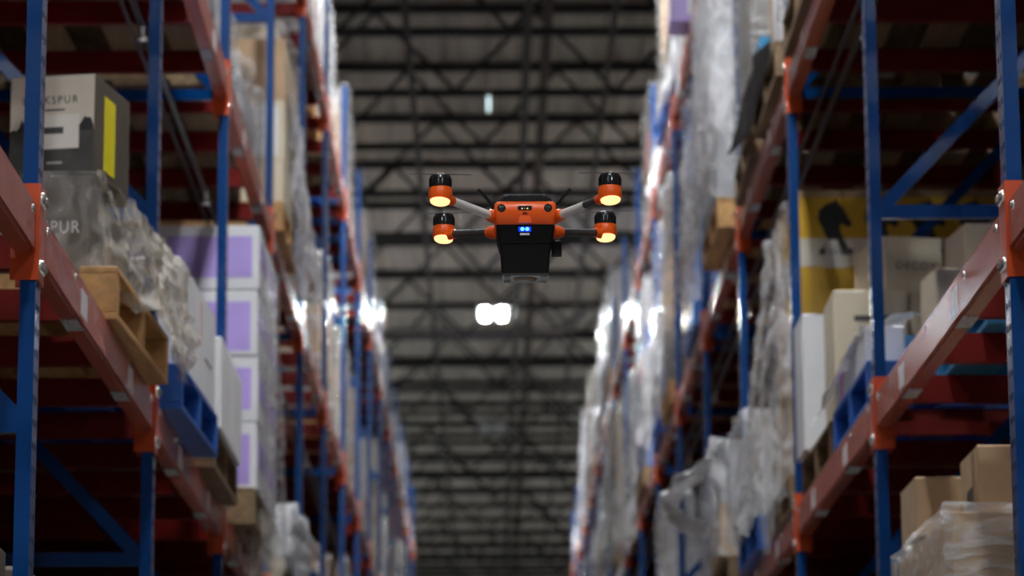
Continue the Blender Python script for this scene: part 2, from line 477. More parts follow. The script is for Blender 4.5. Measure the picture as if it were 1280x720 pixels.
# ------------------------------------------------------------------ pallets
PW, PD, PH = 1.0, 1.14, 0.14                     # along the aisle, into the rack, height
_pm = {}
def pallet_meshes(mat):
    if mat not in _pm:
        _pm[mat] = (box_mesh(0.10, PW, 0.018, mat, 0.002), box_mesh(PD, 0.04, 0.104, mat, 0.003), box_mesh(0.14, PW, 0.018, mat, 0.002))
    return _pm[mat]
def pallet(label, x_aisle, s, y_near, z, mat, yaw=0.0, parts=True, group=None):
    """base corner given by its aisle edge and nearer end; stringers run into the rack"""
    loc = (x_aisle + s*PD/2, y_near + PW/2, z)
    if not parts:
        mb = MB()
        for kx in range(7): c = -PD/2+0.05+kx*(PD-0.1)/6; mb.box(c-0.05, c+0.05, -PW/2, PW/2, 0.122, PH)
        for c in (-PW/2+0.02, 0, PW/2-0.02): mb.box(-PD/2, PD/2, c-0.02, c+0.02, 0.018, 0.122)
        for c in (-PD/2+0.07, 0, PD/2-0.07): mb.box(c-0.07, c+0.07, -PW/2, PW/2, 0, 0.018)
        key = ('plainpallet', mat)
        if key not in _cache: _cache[key] = mb.mesh('pallet', mat)
        return tag(obj('pallet', _cache[key], None, loc, (0, 0, yaw)), label, 'pallet', group)
    p = thing('pallet', label, 'pallet', loc, yaw, group)
    board, stringer, foot = pallet_meshes(mat)
    for kx in range(7): obj('deck_board', board, p, (-PD/2+0.05+kx*(PD-0.1)/6, 0, 0.122))
    for c in (-PW/2+0.02, 0, PW/2-0.02): obj('stringer', stringer, p, (0, c, 0.018))
    for c in (-PD/2+0.07, -0.28, 0, 0.28, PD/2-0.07): obj('bottom_board', foot, p, (c, 0, 0))
    return p

def carton(label, cx, cy, z, sx, sy, sz, mat, yaw=0.0, tape=True, group=None, name='carton'):
    c = thing(name, label, 'carton' if name == 'carton' else 'box', (cx, cy, z), yaw, group)
    obj('body', box_mesh(sx, sy, sz, mat, 0.005), c)
    if tape: obj('tape', MB().box(-0.024, 0.024, -sy/2-0.0008, sy/2+0.0008, sz, sz+0.0008).mesh('tape', 'paleink'), c)
    return c

def wrapped_load(label, x_aisle, s, y_near, z, w, d, hgt, mats, layers, film_mat='film', seed=0, cut=2, amp=0.018, group=None):
    """cartons on a pallet drawn together in stretch film"""
    t = thing('wrapped_load', label, 'pallet load', (x_aisle + s*d/2, y_near + w/2, z), random.uniform(-0.02, 0.02), group)
    hz = hgt/layers
    for k in range(layers):
        mat = mats[k % len(mats)] if isinstance(mats, (list, tuple)) else mats
        a = d*0.42
        for c in range(cut):
            cw = w/cut
            obj('carton', box_mesh(a-0.006, cw-0.006, hz-0.004, mat), t, (-s*(d/2-a/2), -w/2+cw*(c+0.5), k*hz), (0, 0, random.uniform(-0.015, 0.015)))
        obj('carton', box_mesh(d-a-0.006, w-0.006, hz-0.004, mat), t, (s*(a/2), 0, k*hz))
    obj('film', film_mesh('film', w*0+d+0.02, w+0.02, hgt+0.012, film_mat, seed % 5, amp), t)
    return t
PT = PH                                        # load stands this far above the beams

# ---- explicit stock near the camera, left row
Z1, Z2, Z3 = LEVEL[1], LEVEL[2], LEVEL[3]
pallet('pale pine pallet under the dark wine cases, left rack', -0.945, -1, 8.28, Z1, 'wood', math.radians(-2.0))
zt = Z1 + PT
LX = -1.03
kk = 0
for r in range(3):
    for c in range(4):
        cx, cy = -1.045-0.118-c*0.238, 8.36+0.155+r*0.315
        nm = ('front', 'middle', 'rear')[r]; cn_ = ('aisle-side', 'second', 'third', 'fourth')[c]
        b = carton('dark brown wine case in the bottom layer, %s row, %s one' % (nm, cn_), cx, cy, zt, 0.232, 0.310, 0.268, 'kraftdark', 0, False)
        if r == 0 and c == 0:
            obj('lettering', text_mesh('LARKSPUR', 0.047, 'label', 0.85, 1.15), b, (-0.018, -0.1556, 0.125), FRONT)
zt2 = zt + 0.268
yaw = math.radians(-10.6)
lk = thing('wine_case', 'wine case printed LARKSPUR with a yellow sticker on its side', 'carton', (0, 0, 0), yaw)
W_, Dp_, H_ = 0.236, 0.315, 0.278
corner = Vector((-1.043, 8.36)); ax = Vector((math.cos(yaw), math.sin(yaw))); ay = Vector((-math.sin(yaw), math.cos(yaw)))
ctr = corner - ax*W_/2 + ay*Dp_/2
lk.location = (ctr.x, ctr.y, zt2)
obj('body', box_mesh(W_, Dp_, H_, 'kraftdark', 0.004), lk)
fy = -Dp_/2
panel('printed_sky', lk, ('front', fy), -W_/2+0.002, W_/2-0.002, 0.125, H_-0.004, 'beige')
panel('printed_field', lk, ('front', fy), -W_/2+0.002, W_/2-0.002, 0.004, 0.125, 'greyink')
panel('paper_label', lk, ('front', fy-0.0012), -0.062, 0.075, 0.075, 0.168, 'paper')
panel('printed_code', lk, ('front', fy-0.0024), -0.045, 0.032, 0.116, 0.134, 'greyink')
# printed skyline of trees: a low hedge and two crowns
sky = MB()
pts = [(-W_/2+0.003, 0.122)]
for i in range(29):
    u = -W_/2+0.003 + i*(W_-0.006)/28
    hgt = 0.126 + 0.006*abs(math.sin(i*1.7)) + (0.032*math.exp(-((u+0.083)/0.006)**2)) + (0.030*math.exp(-((u-0.096)/0.018)**4))
    pts.append((u, hgt))
pts.append((W_/2-0.003, 0.122))
n = len(pts)
vs = [(a, fy-0.0011, b) for a, b in pts] + [(a, fy-0.0018, b) for a, b in pts]
fs = [tuple(n+i for i in range(n))] + [(i, (i+1) % n, n+(i+1) % n, n+i) for i in range(n)]
obj('printed_trees', mesh_from('printed_trees', vs, fs, 'ink'), lk)
obj('lettering', text_mesh('LARKSPUR', 0.030, 'greyink', 0.88, 1.32), lk, (-0.006, fy-0.0022, 0.208), FRONT)
panel('printed_line', lk, ('front', fy-0.0012), -0.045, 0.035, 0.179, 0.184, 'greyink')
panel('yellow_sticker', lk, ('right', W_/2), -0.075, 0.02, 0.03, 0.235, 'bright_yellow')
panel('printed_emblem', lk, ('front', fy-0.0012), -0.012, 0.03, 0.034, 0.040, 'paleink')
for a_ in (0.7, -0.7):
    obj('emblem_stroke', MB().box(-0.014, 0.014, -0.0006, 0.0006, -0.0012, 0.0012).mesh('emblem_stroke', 'paleink'), lk, (-0.045, fy-0.0016, 0.037), (0, a_, 0))
# crumpled film over the aisle side of the cases
fl = thing('loose_film', 'crumpled clear stretch film bulging off the dark wine cases', 'plastic film', (-0.95, 8.85, zt))
o0 = Vector((-0.95, 8.85, zt))
def loc_sheet(parent, name, a, b, c, d, mat, **kw):
    o = parent.location
    return obj(name, sheet_mesh(name, Vector(a)-o, Vector(b)-o, Vector(c)-o, Vector(d)-o, mat, **kw), parent)
loc_sheet(fl, 'side_fold', (-1.02, 8.36, zt2+0.015), (-0.93, 9.36, zt2+0.02), (-1.0, 8.40, Z1+0.12), (-0.90, 9.42, Z1+0.02), 'film_tan', amp=0.06, nu=46, nv=30, seed=2.0, freq=6.5, sag=(0.07, 0, 0), ragged=0.25)
loc_sheet(fl, 'outer_fold', (-0.99, 8.75, zt2+0.0), (-0.88, 9.50, zt2-0.03), (-0.97, 8.9, Z1+0.20), (-0.87, 9.42, Z1+0.05), 'film_tan', amp=0.07, nu=36, nv=26, seed=5.0, freq=8, sag=(0.05, 0, 0), ragged=0.35)
loc_sheet(fl, 'front_fold', (-1.30, 8.345, zt2+0.008), (-1.02, 8.345, zt2+0.008), (-1.30, 8.335, zt+0.01), (-1.0, 8.335, zt+0.0), 'film_clear', amp=0.02, seed=1.0, freq=9)

pallet('blue plastic pallet under low white cartons, left rack', -0.915, -1, 9.70, Z1, 'plastic_blue', math.radians(-1.5))
for i, (cy, nm) in enumerate(((9.98, 'nearer'), (10.47, 'farther'))):
    b = carton('white carton on the blue pallet, aisle side, %s one' % nm, -0.935-0.20+0.012*i, cy, Z1+PT, 0.40, 0.48, 0.34, 'whitebright', math.radians(-1.5))
    panel('printed_mark', b, ('right', 0.2), -0.20, -0.185, 0.16, 0.30, 'redprint')
    panel('printed_line', b, ('right', 0.2), -0.05, 0.14, 0.14, 0.147, 'greyink')
    carton('white carton on the blue pallet, inner column, %s one' % nm, -0.935-0.62, cy, Z1+PT, 0.40, 0.48, 0.34, 'whitebright', 0.0)
pallet('old brown pallet beside the blue one, left rack', -0.93, -1, 10.90, Z1, 'woodold')
for i, (cy, nm) in enumerate(((11.18, 'nearer'), (11.64, 'farther'))):
    b = carton('tall white carton on old brown pallet, aisle side, %s one' % nm, -0.915-0.20, cy, Z1+PT, 0.40, 0.45, 0.32, 'whitebright')
    panel('printed_line', b, ('front', -0.225), -0.05, 0.13, 0.15, 0.157, 'greyink'); panel('printed_dot', b, ('front', -0.225), -0.10, -0.085, 0.19, 0.215, 'redprint')
    carton('tall white carton on old brown pallet, inner column, %s one' % nm, -0.915-0.62, cy, Z1+PT, 0.40, 0.45, 0.32, 'whitebright')
# lilac printed cartons
pallet('old pallet under the lilac printed cartons, left rack', -0.90, -1, 12.40, Z1, 'woodold')
for k in range(4):
    for c in range(2):
        for r in range(2):
            cx, cy, zz_ = -0.895-0.205-c*0.415, 12.45+0.26+r*0.525, Z1+PT+k*0.262
            b = carton('lilac printed white carton, %s layer, %s column, %s row' % (('bottom', 'second', 'third', 'top')[k], ('aisle', 'inner')[c], ('front', 'back')[r]),
                       cx, cy, zz_, 0.405, 0.515, 0.258, 'white', random.uniform(-0.02, 0.02), k == 3)
            if r == 0: panel('printed_picture', b, ('front', -0.2575), -0.165, 0.175, 0.05 if k % 2 else 0.02, 0.215, 'purple')
            if c == 0:
                panel('side_print', b, ('right', 0.2025), -0.22, 0.22, 0.10, 0.20, 'purple')
            if k == 1 and r == 0 and c == 0: panel('printed_flower', b, ('front', -0.2590), -0.15, -0.05, 0.13, 0.21, 'magenta')
fl = thing('loose_film', 'wrinkled clear film sagging over the lilac carton stack', 'plastic film', (-0.88, 12.9, Z1))
loc_sheet(fl, 'sheet', (-0.885, 12.44, Z1+1.18), (-0.885, 13.5, Z1+1.18), (-0.87, 12.46, Z1-0.10), (-0.84, 13.6, Z1-0.05), 'film_thin', amp=0.035, nu=30, nv=34, seed=8.0, freq=6, ragged=0.1)
loc_sheet(fl, 'tail', (-0.90, 12.5, Z1+0.10), (-0.86, 13.3, Z1+0.10), (-0.92, 12.6, Z1-0.33), (-0.86, 13.2, Z1-0.25), 'film_tan', amp=0.08, nu=22, nv=18, seed=4.0, freq=8, ragged=0.5)
# rounded white bale on the lower level further on
pallet('old pallet carrying the bulging white film bale, left rack', -0.94, -1, 14.62, Z1, 'woodold')
wrapped_load('bulging white film bale low on the left rack, third bay', -0.93, -1, 14.64, Z1+PT, 0.95, 1.1, 0.22, 'white', 1, 'film_white', 3, amp=0.05)
# cream boxes on the middle level
pallet('pine pallet under the cream framed boxes, left rack', -0.95, -1, 14.72, Z2, 'wood')
for k in range(3):
    for r in range(2):
        for c in range(2):
            sz = (0.20, 0.30, 0.30)[k]; z0 = Z2+PT+(0, 0.20, 0.50)[k]
            b = carton('%s on the middle left level, %s %s' % (('low cream box', 'cream box with dark framed front', 'plain kraft carton')[k], ('aisle', 'inner')[c], ('front', 'back')[r]),
                       -0.955-0.2-c*0.41, 14.78+0.24+r*0.49, z0, 0.40, 0.48, sz, ('cream', 'cream', 'kraft')[k])
            if k == 1 and r == 0:
                panel('white_frame', b, ('front', -0.24), -0.17, 0.17, 0.03, 0.27, 'white'); panel('dark_picture', b, ('front', -0.2412), -0.05, 0.06, 0.07, 0.24, 'greyink')
fl = thing('loose_film', 'white film tail hanging off the cream boxes into the aisle', 'plastic film', (-0.92, 15.6, Z2))
loc_sheet(fl, 'sheet', (-0.945, 14.9, Z2+0.72), (-0.94, 15.75, Z2+0.75), (-0.93, 15.6, Z2-0.05), (-0.86, 16.7, Z2+0.02), 'film_white', amp=0.06, nu=26, nv=26, seed=11.0, freq=6, ragged=0.25)

# ---- explicit stock near the camera, right row
Z0 = LEVEL[0]
pallet('old pallet under the film wrapped kraft load, right rack', 1.12, 1, 7.98, Z0, 'woodold')
t = wrapped_load('film wrapped kraft carton load at the bottom right', 1.15, 1, 8.03, Z0+PT, 1.12, 1.05, 0.945, 'kraft', 3, 'film_thin', 2, cut=3, amp=0.008)
zb = Z0+PT+0.96
b = carton('open kraft carton resting on the wrapped load, aisle side', 1.235, 8.86, zb, 0.17, 0.30, 0.165, 'kraft')
b = carton('taller kraft carton resting on the wrapped load, inner side', 1.40, 8.52, zb, 0.26, 0.30, 0.20, 'kraft')
panel('printed_stamp', b, ('left', -0.13), -0.06, 0.04, 0.05, 0.10, 'greyink')
pallet('teal plastic pallet lying empty on the nearest right beams', 1.31, 1, 8.36, Z1, 'plastic_teal')
b = carton('small dark green carton on the empty teal pallet', 1.45, 9.05, Z1+PT, 0.16, 0.25, 0.07, 'greyink', 0.1, False)
pallet('blue plastic pallet under mixed wine cartons, right rack', 1.145, 1, 9.68, Z1, 'plastic_blue')
for i, (cy, nm) in enumerate(((9.98, 'nearer'), (10.45, 'farther'))):
    b = carton('low white carton at the aisle edge of mixed stack, %s one' % nm, 1.165+0.06, cy+0.10, Z1+PT, 0.12, 0.46, 0.14, 'white')
    if i: panel('purple_print', b, ('left', -0.06), -0.02, 0.05, 0.02, 0.12, 'magenta')
carton('short teal carton beside the low white ones, right rack', 1.33, 10.05, Z1+PT, 0.09, 0.30, 0.12, 'plastic_teal')
b = carton('cream wine carton printed DECOY', 1.345+0.115, 11.33, Z1+PT+0.505, 0.22, 0.31, 0.205, 'cream', math.radians(13))
obj('lettering', text_mesh('DECOY', 0.040, 'greyink', 1.0, 1.2), b, (0.01, -0.1556, 0.10), FRONT)
b = carton('small cream carton low beside the beam, right rack', 1.392+0.09, 10.05, Z1+PT, 0.19, 0.22, 0.34, 'cream', math.radians(5))
b = carton('small cream carton set highest of the mixed stack', 1.535+0.10, 10.42, Z1+PT, 0.21, 0.26, 0.56, 'cream', math.radians(6))
pallet('old pallet behind the blue one, right rack', 1.15, 1, 10.84, Z1, 'woodold')
carton('plain cream carton under the right end of the DECOY carton', 1.47+0.13, 11.30, Z1+PT, 0.26, 0.34, 0.50, 'cream')
b = carton('wide cream carton under the DECOY carton', 1.20+0.13, 11.25, Z1+PT, 0.26, 0.34, 0.50, 'cream')
panel('printed_line', b, ('front', -0.17), -0.06, 0.09, 0.39, 0.41, 'greyink')
b = carton('narrow white carton left of the wide cream one', 1.135+0.06, 11.66, Z1+PT, 0.13, 0.30, 0.50, 'white')
carton('kraft carton deep behind the wide cream one', 2.0, 11.35, Z1+PT, 0.5, 0.5, 0.46, 'kraft')
# big yellow printed bin box
pallet('old pallet under the yellow printed box, right rack', 1.13, 1, 12.10, Z1, 'woodold')
YW, YD, YH = 0.92, 0.95, 1.115
yb = thing('display_box', 'large golden yellow box with black horse prints behind the cream cartons', 'carton', (1.19+YW/2, 12.18+YD/2, Z1+PT))
obj('body', box_mesh(YW, YD, YH, 'yellow', 0.006), yb)
panel('kraft_rim', yb, ('front', -YD/2), -YW/2+0.004, YW/2-0.004, YH-0.028, YH-0.002, 'kraft')
panel('white_band', yb, ('front', -YD/2), -YW/2+0.004, YW/2-0.004, YH-0.30, YH-0.19, 'beige')
panel('white_band', yb, ('left', -YW/2), -YD/2+0.004, YD/2-0.004, YH-0.30, YH-0.19, 'white')
panel('white_foot', yb, ('front', -YD/2), -YW/2+0.004, YW/2-0.004, 0.02, 0.60, 'beige')
panel('printed_line', yb, ('front', -YD/2-0.0012), -YW/2+0.08, -YW/2+0.21, YH-0.255, YH-0.23, 'greyink')
horse = [(0.00,0.0),(0.02,0.05),(0.00,0.10),(-0.015,0.13),(-0.01,0.165),(0.02,0.19),(0.05,0.20),(0.058,0.215),(0.066,0.195),(0.085,0.175),(0.105,0.135),(0.118,0.115),(0.11,0.10),(0.095,0.102),(0.075,0.115),(0.07,0.09),(0.085,0.05),(0.11,0.0)]
n = len(horse)
for q, uo in enumerate((-0.37, -0.19, -0.01, 0.17)):
    vs = [(a+uo, -YD/2-0.0002, b+YH-0.245) for a, b in horse] + [(a+uo, -YD/2-0.0016, b+YH-0.245) for a, b in horse]
    hm = mesh_from('horse_print', vs, [tuple(n+i for i in range(n))] + [(i, (i+1) % n, n+(i+1) % n, n+i) for i in range(n)], 'ink')
    obj('horse_print', hm, yb)
    if q % 2 == 0: obj('pale_wedge', MB().prism([(uo, 0), (uo+0.09, 0), (uo+0.06, 0.11), (uo+0.02, 0.11)], 0, 0.001).mesh('pale_wedge', 'paper'), yb, (0, -YD/2-0.0014, YH-0.305), FRONT)
fl = thing('loose_film', 'big clear film sheet hanging beside the yellow printed box', 'plastic film', (1.12, 12.6, Z1))
loc_sheet(fl, 'sheet', (1.175, 12.12, Z1+1.22), (1.16, 13.2, Z1+1.25), (1.17, 12.05, Z1+0.25), (1.02, 13.5, Z1+0.0), 'film', amp=0.06, nu=34, nv=34, seed=21.0, freq=6, sag=(-0.03, 0, 0), ragged=0.15)
loc_sheet(fl, 'front_drape', (1.20, 11.98, Z1+0.52), (1.11, 12.30, Z1+0.85), (1.26, 11.6, Z1+0.16), (1.05, 12.7, Z1-0.02), 'film', amp=0.06, nu=24, nv=24, seed=31.0, freq=8, ragged=0.3)
fl = thing('loose_film', 'clear film slumped over the low white cartons, right rack', 'plastic film', (1.15, 10.6, Z1))
loc_sheet(fl, 'sheet', (1.34, 9.86, Z1+0.31), (1.22, 11.0, Z1+0.34), (1.15, 9.90, Z1+0.29), (1.12, 11.2, Z1+0.16), 'film_white', amp=0.035, nu=28, nv=12, seed=9.0, freq=8, ragged=0.2)
pallet('blue plastic pallet under the white film heap, right rack', 1.10, 1, 13.28, Z1, 'plastic_blue')
wrapped_load('white film heap beyond the yellow box, right rack', 1.09, 1, 13.32, Z1+PT, 0.95, 1.1, 0.42, 'white', 2, 'film', 4, amp=0.035)
pallet('old pallet under the load with the sticking-out film flap, right rack', 1.08, 1, 14.66, Z1, 'woodold')
wrapped_load('shiny film wrapped load with a flap reaching into the aisle', 1.06, 1, 14.70, Z1+PT, 0.98, 1.1, 0.50, ('kraft', 'white'), 2, 'film', 1, amp=0.035)
fl = thing('loose_film', 'white film flap poking out into the aisle, right rack', 'plastic film', (0.95, 14.9, Z1))
loc_sheet(fl, 'flap', (1.08, 14.55, Z1+0.66), (1.05, 15.3, Z1+0.62), (0.80, 15.0, Z1+0.46), (0.84, 15.5, Z1+0.42), 'film_flap', amp=0.05, nu=18, nv=18, seed=14.0, freq=9, ragged=0.3)
loc_sheet(fl, 'fold', (0.80, 15.0, Z1+0.46), (0.84, 15.5, Z1+0.42), (1.02, 14.9, Z1+0.32), (1.02, 15.5, Z1+0.30), 'film_flap', amp=0.04, nu=14, nv=14, seed=15.0, freq=9)
# middle level, right
pallet('pallet coloured brown for a dark underside, under white cartons, middle right level', 1.10, 1, 12.02, Z2, 'woodold')  # coloured dark brown instead of teal to darken its underside
carton('small teal block standing in for the aisle end of the pallet, middle right level', 1.10+0.06, 12.9, Z2+PT, 0.10, 0.2, 0.24, 'plastic_teal')  # added to show the teal aisle end of the pallet
for k in range(2):
    for r in range(2):
        b = carton('white carton with a kraft edge on the middle right level, %s %s' % (('lower', 'upper')[k], ('front', 'back')[r]), 1.13+0.2+0.13*r, 12.3+r*0.49, Z2+PT+k*0.36, 0.40, 0.48, 0.355, 'white')
        panel('kraft_edge', b, ('left', -0.2), 0.10, 0.22, 0.02, 0.34, 'kraft')
fl = thing('loose_film', 'black film sheet hanging at the aisle face, middle right level', 'plastic film', (1.08, 13.0, Z2))
loc_sheet(fl, 'sheet', (1.10, 12.05, Z2+0.17), (1.09, 12.85, Z2+0.30), (1.085, 13.05, Z2+0.02), (1.06, 13.9, Z2+0.15), 'film_black', amp=0.02, nu=16, nv=16, seed=3.0, freq=6)
pallet('pine pallet sticking out of the middle right level', 1.06, 1, 14.68, Z2, 'wood')
wrapped_load('tall glossy film wrapped load on the pine pallet, middle right level', 1.06, 1, 14.70, Z2+PT, 0.96, 1.1, 1.25, ('greybox', 'white', 'white'), 4, 'film', 0, amp=0.04)
fl = thing('loose_film', 'silver film tail draped down from the middle right level', 'plastic film', (1.04, 15.5, Z2))
loc_sheet(fl, 'sheet', (1.05, 14.8, Z2+0.7), (1.04, 15.9, Z2+0.9), (1.02, 15.3, Z2+0.05), (0.98, 16.6, Z2+0.0), 'film', amp=0.07, nu=26, nv=26, seed=17.0, freq=7, ragged=0.3)

# ---- the remaining bays, filled slot by slot
ORD = ['nearest', 'second', 'third', 'fourth', 'fifth', 'sixth', 'seventh', 'eighth', 'ninth', 'tenth', 'eleventh', 'twelfth', 'thirteenth', 'fourteenth', 'fifteenth']
LEVN = {1: 'lower', 2: 'middle', 3: 'top'}
STYLES = [('white cartons', ('white', 'greybox'), 'film'), ('grey cartons', ('greybox',), 'film_thin'), ('kraft cartons', ('kraft',), 'film_thin'), ('cream cartons', ('cream', 'kraft'), 'film_thin'),
          ('lilac cartons', ('purple', 'white'), 'film_thin'), ('blue printed cartons', ('bluebox', 'greybox'), 'film_thin'), ('dark brown cartons', ('kraftdark', 'kraft'), 'film_thin')]
done = {(-1, 1): {0, 1, 2}, (-1, 2): set(), (1, 1): {0, 1, 2}, (1, 2): set()}
rng = random.Random(23)
FILL = {(-1, 1): 0.35, (-1, 2): 0.55, (-1, 3): 0.65, (1, 1): 0.55, (1, 2): 0.85, (1, 3): 0.75}
skip = {(-1, 1, 3, 0), (-1, 2, 3, 0), (1, 1, 3, 0), (1, 2, 2, 0), (1, 2, 3, 0), (-1, 1, 2, 1), (1, 3, 4, 0)}
for s, xf, nb, sn in ((-1, XL, 14, 'left'), (1, XR, 15, 'right')):
    for li in (1, 2, 3):
        z = LEVEL[li]
        for bay in range({1: 2, 2: 1, 3: 4}[li], nb):
            for slot in (0, 1):
                if li == 1 and bay < 3: continue
                if (s, li, bay, slot) in skip: continue
                if rng.random() > FILL[(s, li)] and bay > 2: continue
                if s > 0 and li == 1 and bay < 5: continue
                y = D0 + BAY*bay + 0.12 + slot*1.16 + rng.uniform(0, 0.06)
                over = rng.uniform(-0.13, -0.03) if s < 0 else (rng.uniform(-0.10, 0.0) if rng.random() < 0.65 else 0.03)
                half = ('nearer', 'farther')[slot]
                where = '%s %s level, %s bay, %s half' % (sn, LEVN[li], ORD[bay], half)
                pm = rng.choice(['woodold', 'woodold', 'wood', 'plastic_blue']) if bay > 2 else 'woodold'
                pn = {'woodold': 'old brown pallet', 'wood': 'pine pallet', 'plastic_blue': 'blue plastic pallet'}[pm]
                pallet('%s stacked tall to block side light on the %s' % (pn, where), xf - s*over, s, y, z, pm, rng.uniform(-0.02, 0.02), parts=bay <= 5)
                nmS, mats, fm = STYLES[rng.choices(range(7), [4, 3, 3, 2, 1, 2, 4])[0]]
                if s < 0 and bay < 7: nmS, mats, fm = STYLES[rng.choices(range(7), [2, 2, 3, 3, 0, 2, 3])[0]]
                if li == 3 and bay < 8: nmS, mats, fm = (*STYLES[rng.choice([4, 5, 6, 6] if s > 0 else [1, 5, 6])][:2], 'film_thin')
                if bay < 3: nmS, mats, fm = ('grey cartons', ('greybox',), 'film_thin') if s < 0 else ('dark brown cartons', ('kraftdark',), 'film_thin')
                hmax = {1: 1.25, 2: 1.45, 3: 1.25}[li]
                hgt = rng.uniform(0.45, 0.9)*hmax
                if s > 0: hgt = rng.uniform(0.75, 1.0)*hmax
                if s < 0 and li == 2 and bay == 2: hgt = 0.3; over = -0.05
                ld = wrapped_load('%s in clear film on the %s' % (nmS, where), xf - s*(over-0.03), s, y+0.02, z+PT, 0.96, 1.08, hgt, mats, max(2, int(hgt/0.33)), fm, rng.randrange(5), amp=rng.uniform(0.015, 0.04))
                if bay >= 3:
                    for q in range(rng.randint(0, 2)):
                        u = rng.uniform(-0.35, 0.2); zz_ = rng.uniform(0.1, max(0.15, hgt-0.35)); pm_ = rng.choice(['redprint', 'label', 'bluebox', 'label', 'purple', 'kraft'])
                        panel('colour_label', ld, ('right' if s < 0 else 'left', -s*0.54), u, u+rng.uniform(0.12, 0.4), zz_, zz_+rng.uniform(0.06, 0.25), pm_)
                if bay >= 4 and rng.random() < (0.5 if s > 0 else 0.3):
                    fl = thing('loose_film', 'loose film tail hanging off the load on the %s' % where, 'plastic film', (xf, y, z))
                    xx = xf - s*(over+0.02)
                    loc_sheet(fl, 'sheet', (xx, y, z+0.6), (xx, y+0.8, z+0.7), (xx-s*0.02, y+0.2, z-0.02), (xx-s*0.08, y+1.1, z+0.05), rng.choice(['film', 'film_white', 'film_white']), amp=0.06, nu=14, nv=14, seed=rng.uniform(0, 50), freq=6, ragged=0.4)
# magenta shrink pack on the top right level
b = carton('bright lilac and magenta printed pack overhanging the top right level', 1.02+0.2, 17.80, Z3+0.001, 0.38, 0.30, 0.42, 'purple')
panel('magenta_print', b, ('front', -0.15), -0.06, 0.16, 0.02, 0.40, 'magenta'); panel('pale_print', b, ('front', -0.1512), -0.09, 0.02, 0.05, 0.22, 'label'); panel('pale_print', b, ('left', -0.19), -0.10, 0.10, 0.05, 0.3, 'paper')

def blocking_load(label, cx, cy, z, hgt, w=1.0):  # filler stock added to keep stray light out of the racks
    t = thing('light_blocking_load', label, 'pallet load', (cx, cy, z))
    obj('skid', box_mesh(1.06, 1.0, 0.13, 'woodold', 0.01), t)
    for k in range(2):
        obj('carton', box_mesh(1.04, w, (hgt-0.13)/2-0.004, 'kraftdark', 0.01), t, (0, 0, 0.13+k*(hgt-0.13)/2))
# back rows: loads made tall, and added further on, to block side lamp light
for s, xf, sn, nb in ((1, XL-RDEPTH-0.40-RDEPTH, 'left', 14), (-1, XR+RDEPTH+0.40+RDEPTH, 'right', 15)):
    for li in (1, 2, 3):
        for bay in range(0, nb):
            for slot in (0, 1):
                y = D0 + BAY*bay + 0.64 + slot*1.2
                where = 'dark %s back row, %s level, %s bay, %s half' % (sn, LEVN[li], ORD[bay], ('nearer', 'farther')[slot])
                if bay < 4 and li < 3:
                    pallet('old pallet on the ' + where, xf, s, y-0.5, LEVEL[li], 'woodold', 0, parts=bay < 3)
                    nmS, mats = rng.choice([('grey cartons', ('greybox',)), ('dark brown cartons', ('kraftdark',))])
                    wrapped_load('%s stacked tall to block side light on the %s' % (nmS, where), xf, s, y-0.5, LEVEL[li]+PT, 1.06, 1.06, 1.36, mats, 3, 'film_thin', 1)
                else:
                    blocking_load('added brown carton load blocking side light on the ' + where, xf + s*0.53, y, LEVEL[li], 1.5, 1.12)

# stock added on the floor and on the lowest beams: mostly below the picture, it shuts off the floor's bounce light
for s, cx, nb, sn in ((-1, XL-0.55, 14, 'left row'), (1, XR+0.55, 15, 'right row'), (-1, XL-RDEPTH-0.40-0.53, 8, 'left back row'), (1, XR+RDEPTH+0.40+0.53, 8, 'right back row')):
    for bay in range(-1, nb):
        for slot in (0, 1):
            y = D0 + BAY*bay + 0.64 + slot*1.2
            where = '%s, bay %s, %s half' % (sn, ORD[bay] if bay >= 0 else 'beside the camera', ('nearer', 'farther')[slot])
            blocking_load('added brown carton load on the floor blocking bounce light, ' + where, cx, y, 0.0, 1.15)
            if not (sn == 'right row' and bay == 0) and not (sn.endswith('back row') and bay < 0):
                blocking_load('added brown carton load on the lowest beams blocking bounce light, ' + where, cx, y, LEVEL[0], 0.85 if bay < 2 else 1.2)

# ------------------------------------------------------------------ pipes
def pipe(label, pts, r, mat, heads=(), cat='pipe'):
    p = thing('sprinkler_pipe', label, cat, pts[0])
    o = Vector(pts[0])
    obj('tube', autosmooth(MB().tube([Vector(q)-o for q in pts], r, 10).mesh('tube', mat), 50), p)
    for q in heads:
        q = Vector(q)-o
        hm = MB().lathe([(0.008, -r-0.05), (0.022, -r-0.045), (0.022, -r-0.04), (0.010, -r-0.03), (0.012, -r+0.005)], 10)
        obj('sprinkler_head', hm.mesh('sprinkler_head', 'bolt'), p, q)
    return p
for x, sn in ((-1.185, 'left'), (1.295, 'right')):
    z = LEVEL[2]-0.165
    pipe('black in-rack sprinkler pipe under the middle beams, %s row' % sn, [(x, D0-2, z), (x, 44, z)], 0.013, 'pipe_black', [(x, D0+BAY*k+1.25, z) for k in range(0, 6)])
    pipe('second thin black pipe beside the sprinkler pipe, %s row' % sn, [(x-0.045, D0-2, z+0.012), (x-0.045, 44, z+0.012)], 0.008, 'pipe_black')
pipe('long brown sprinkler main under the roof joists', [(0.55, 14, CZ+8.33), (0.55, 90, CZ+8.33)], 0.05, 'pipe_rust')
pipe('pale pipe crossing below the joists near the bright lamp', [(-7, 43.9, CZ+8.3), (0.85, 43.9, CZ+8.3), (1.0, 43.85, CZ+8.33), (1.2, 43.2, CZ+8.36), (1.5, 42.8, CZ+8.5), (1.6, 42.7, CZ+8.9)], 0.06, 'pipe_grey')

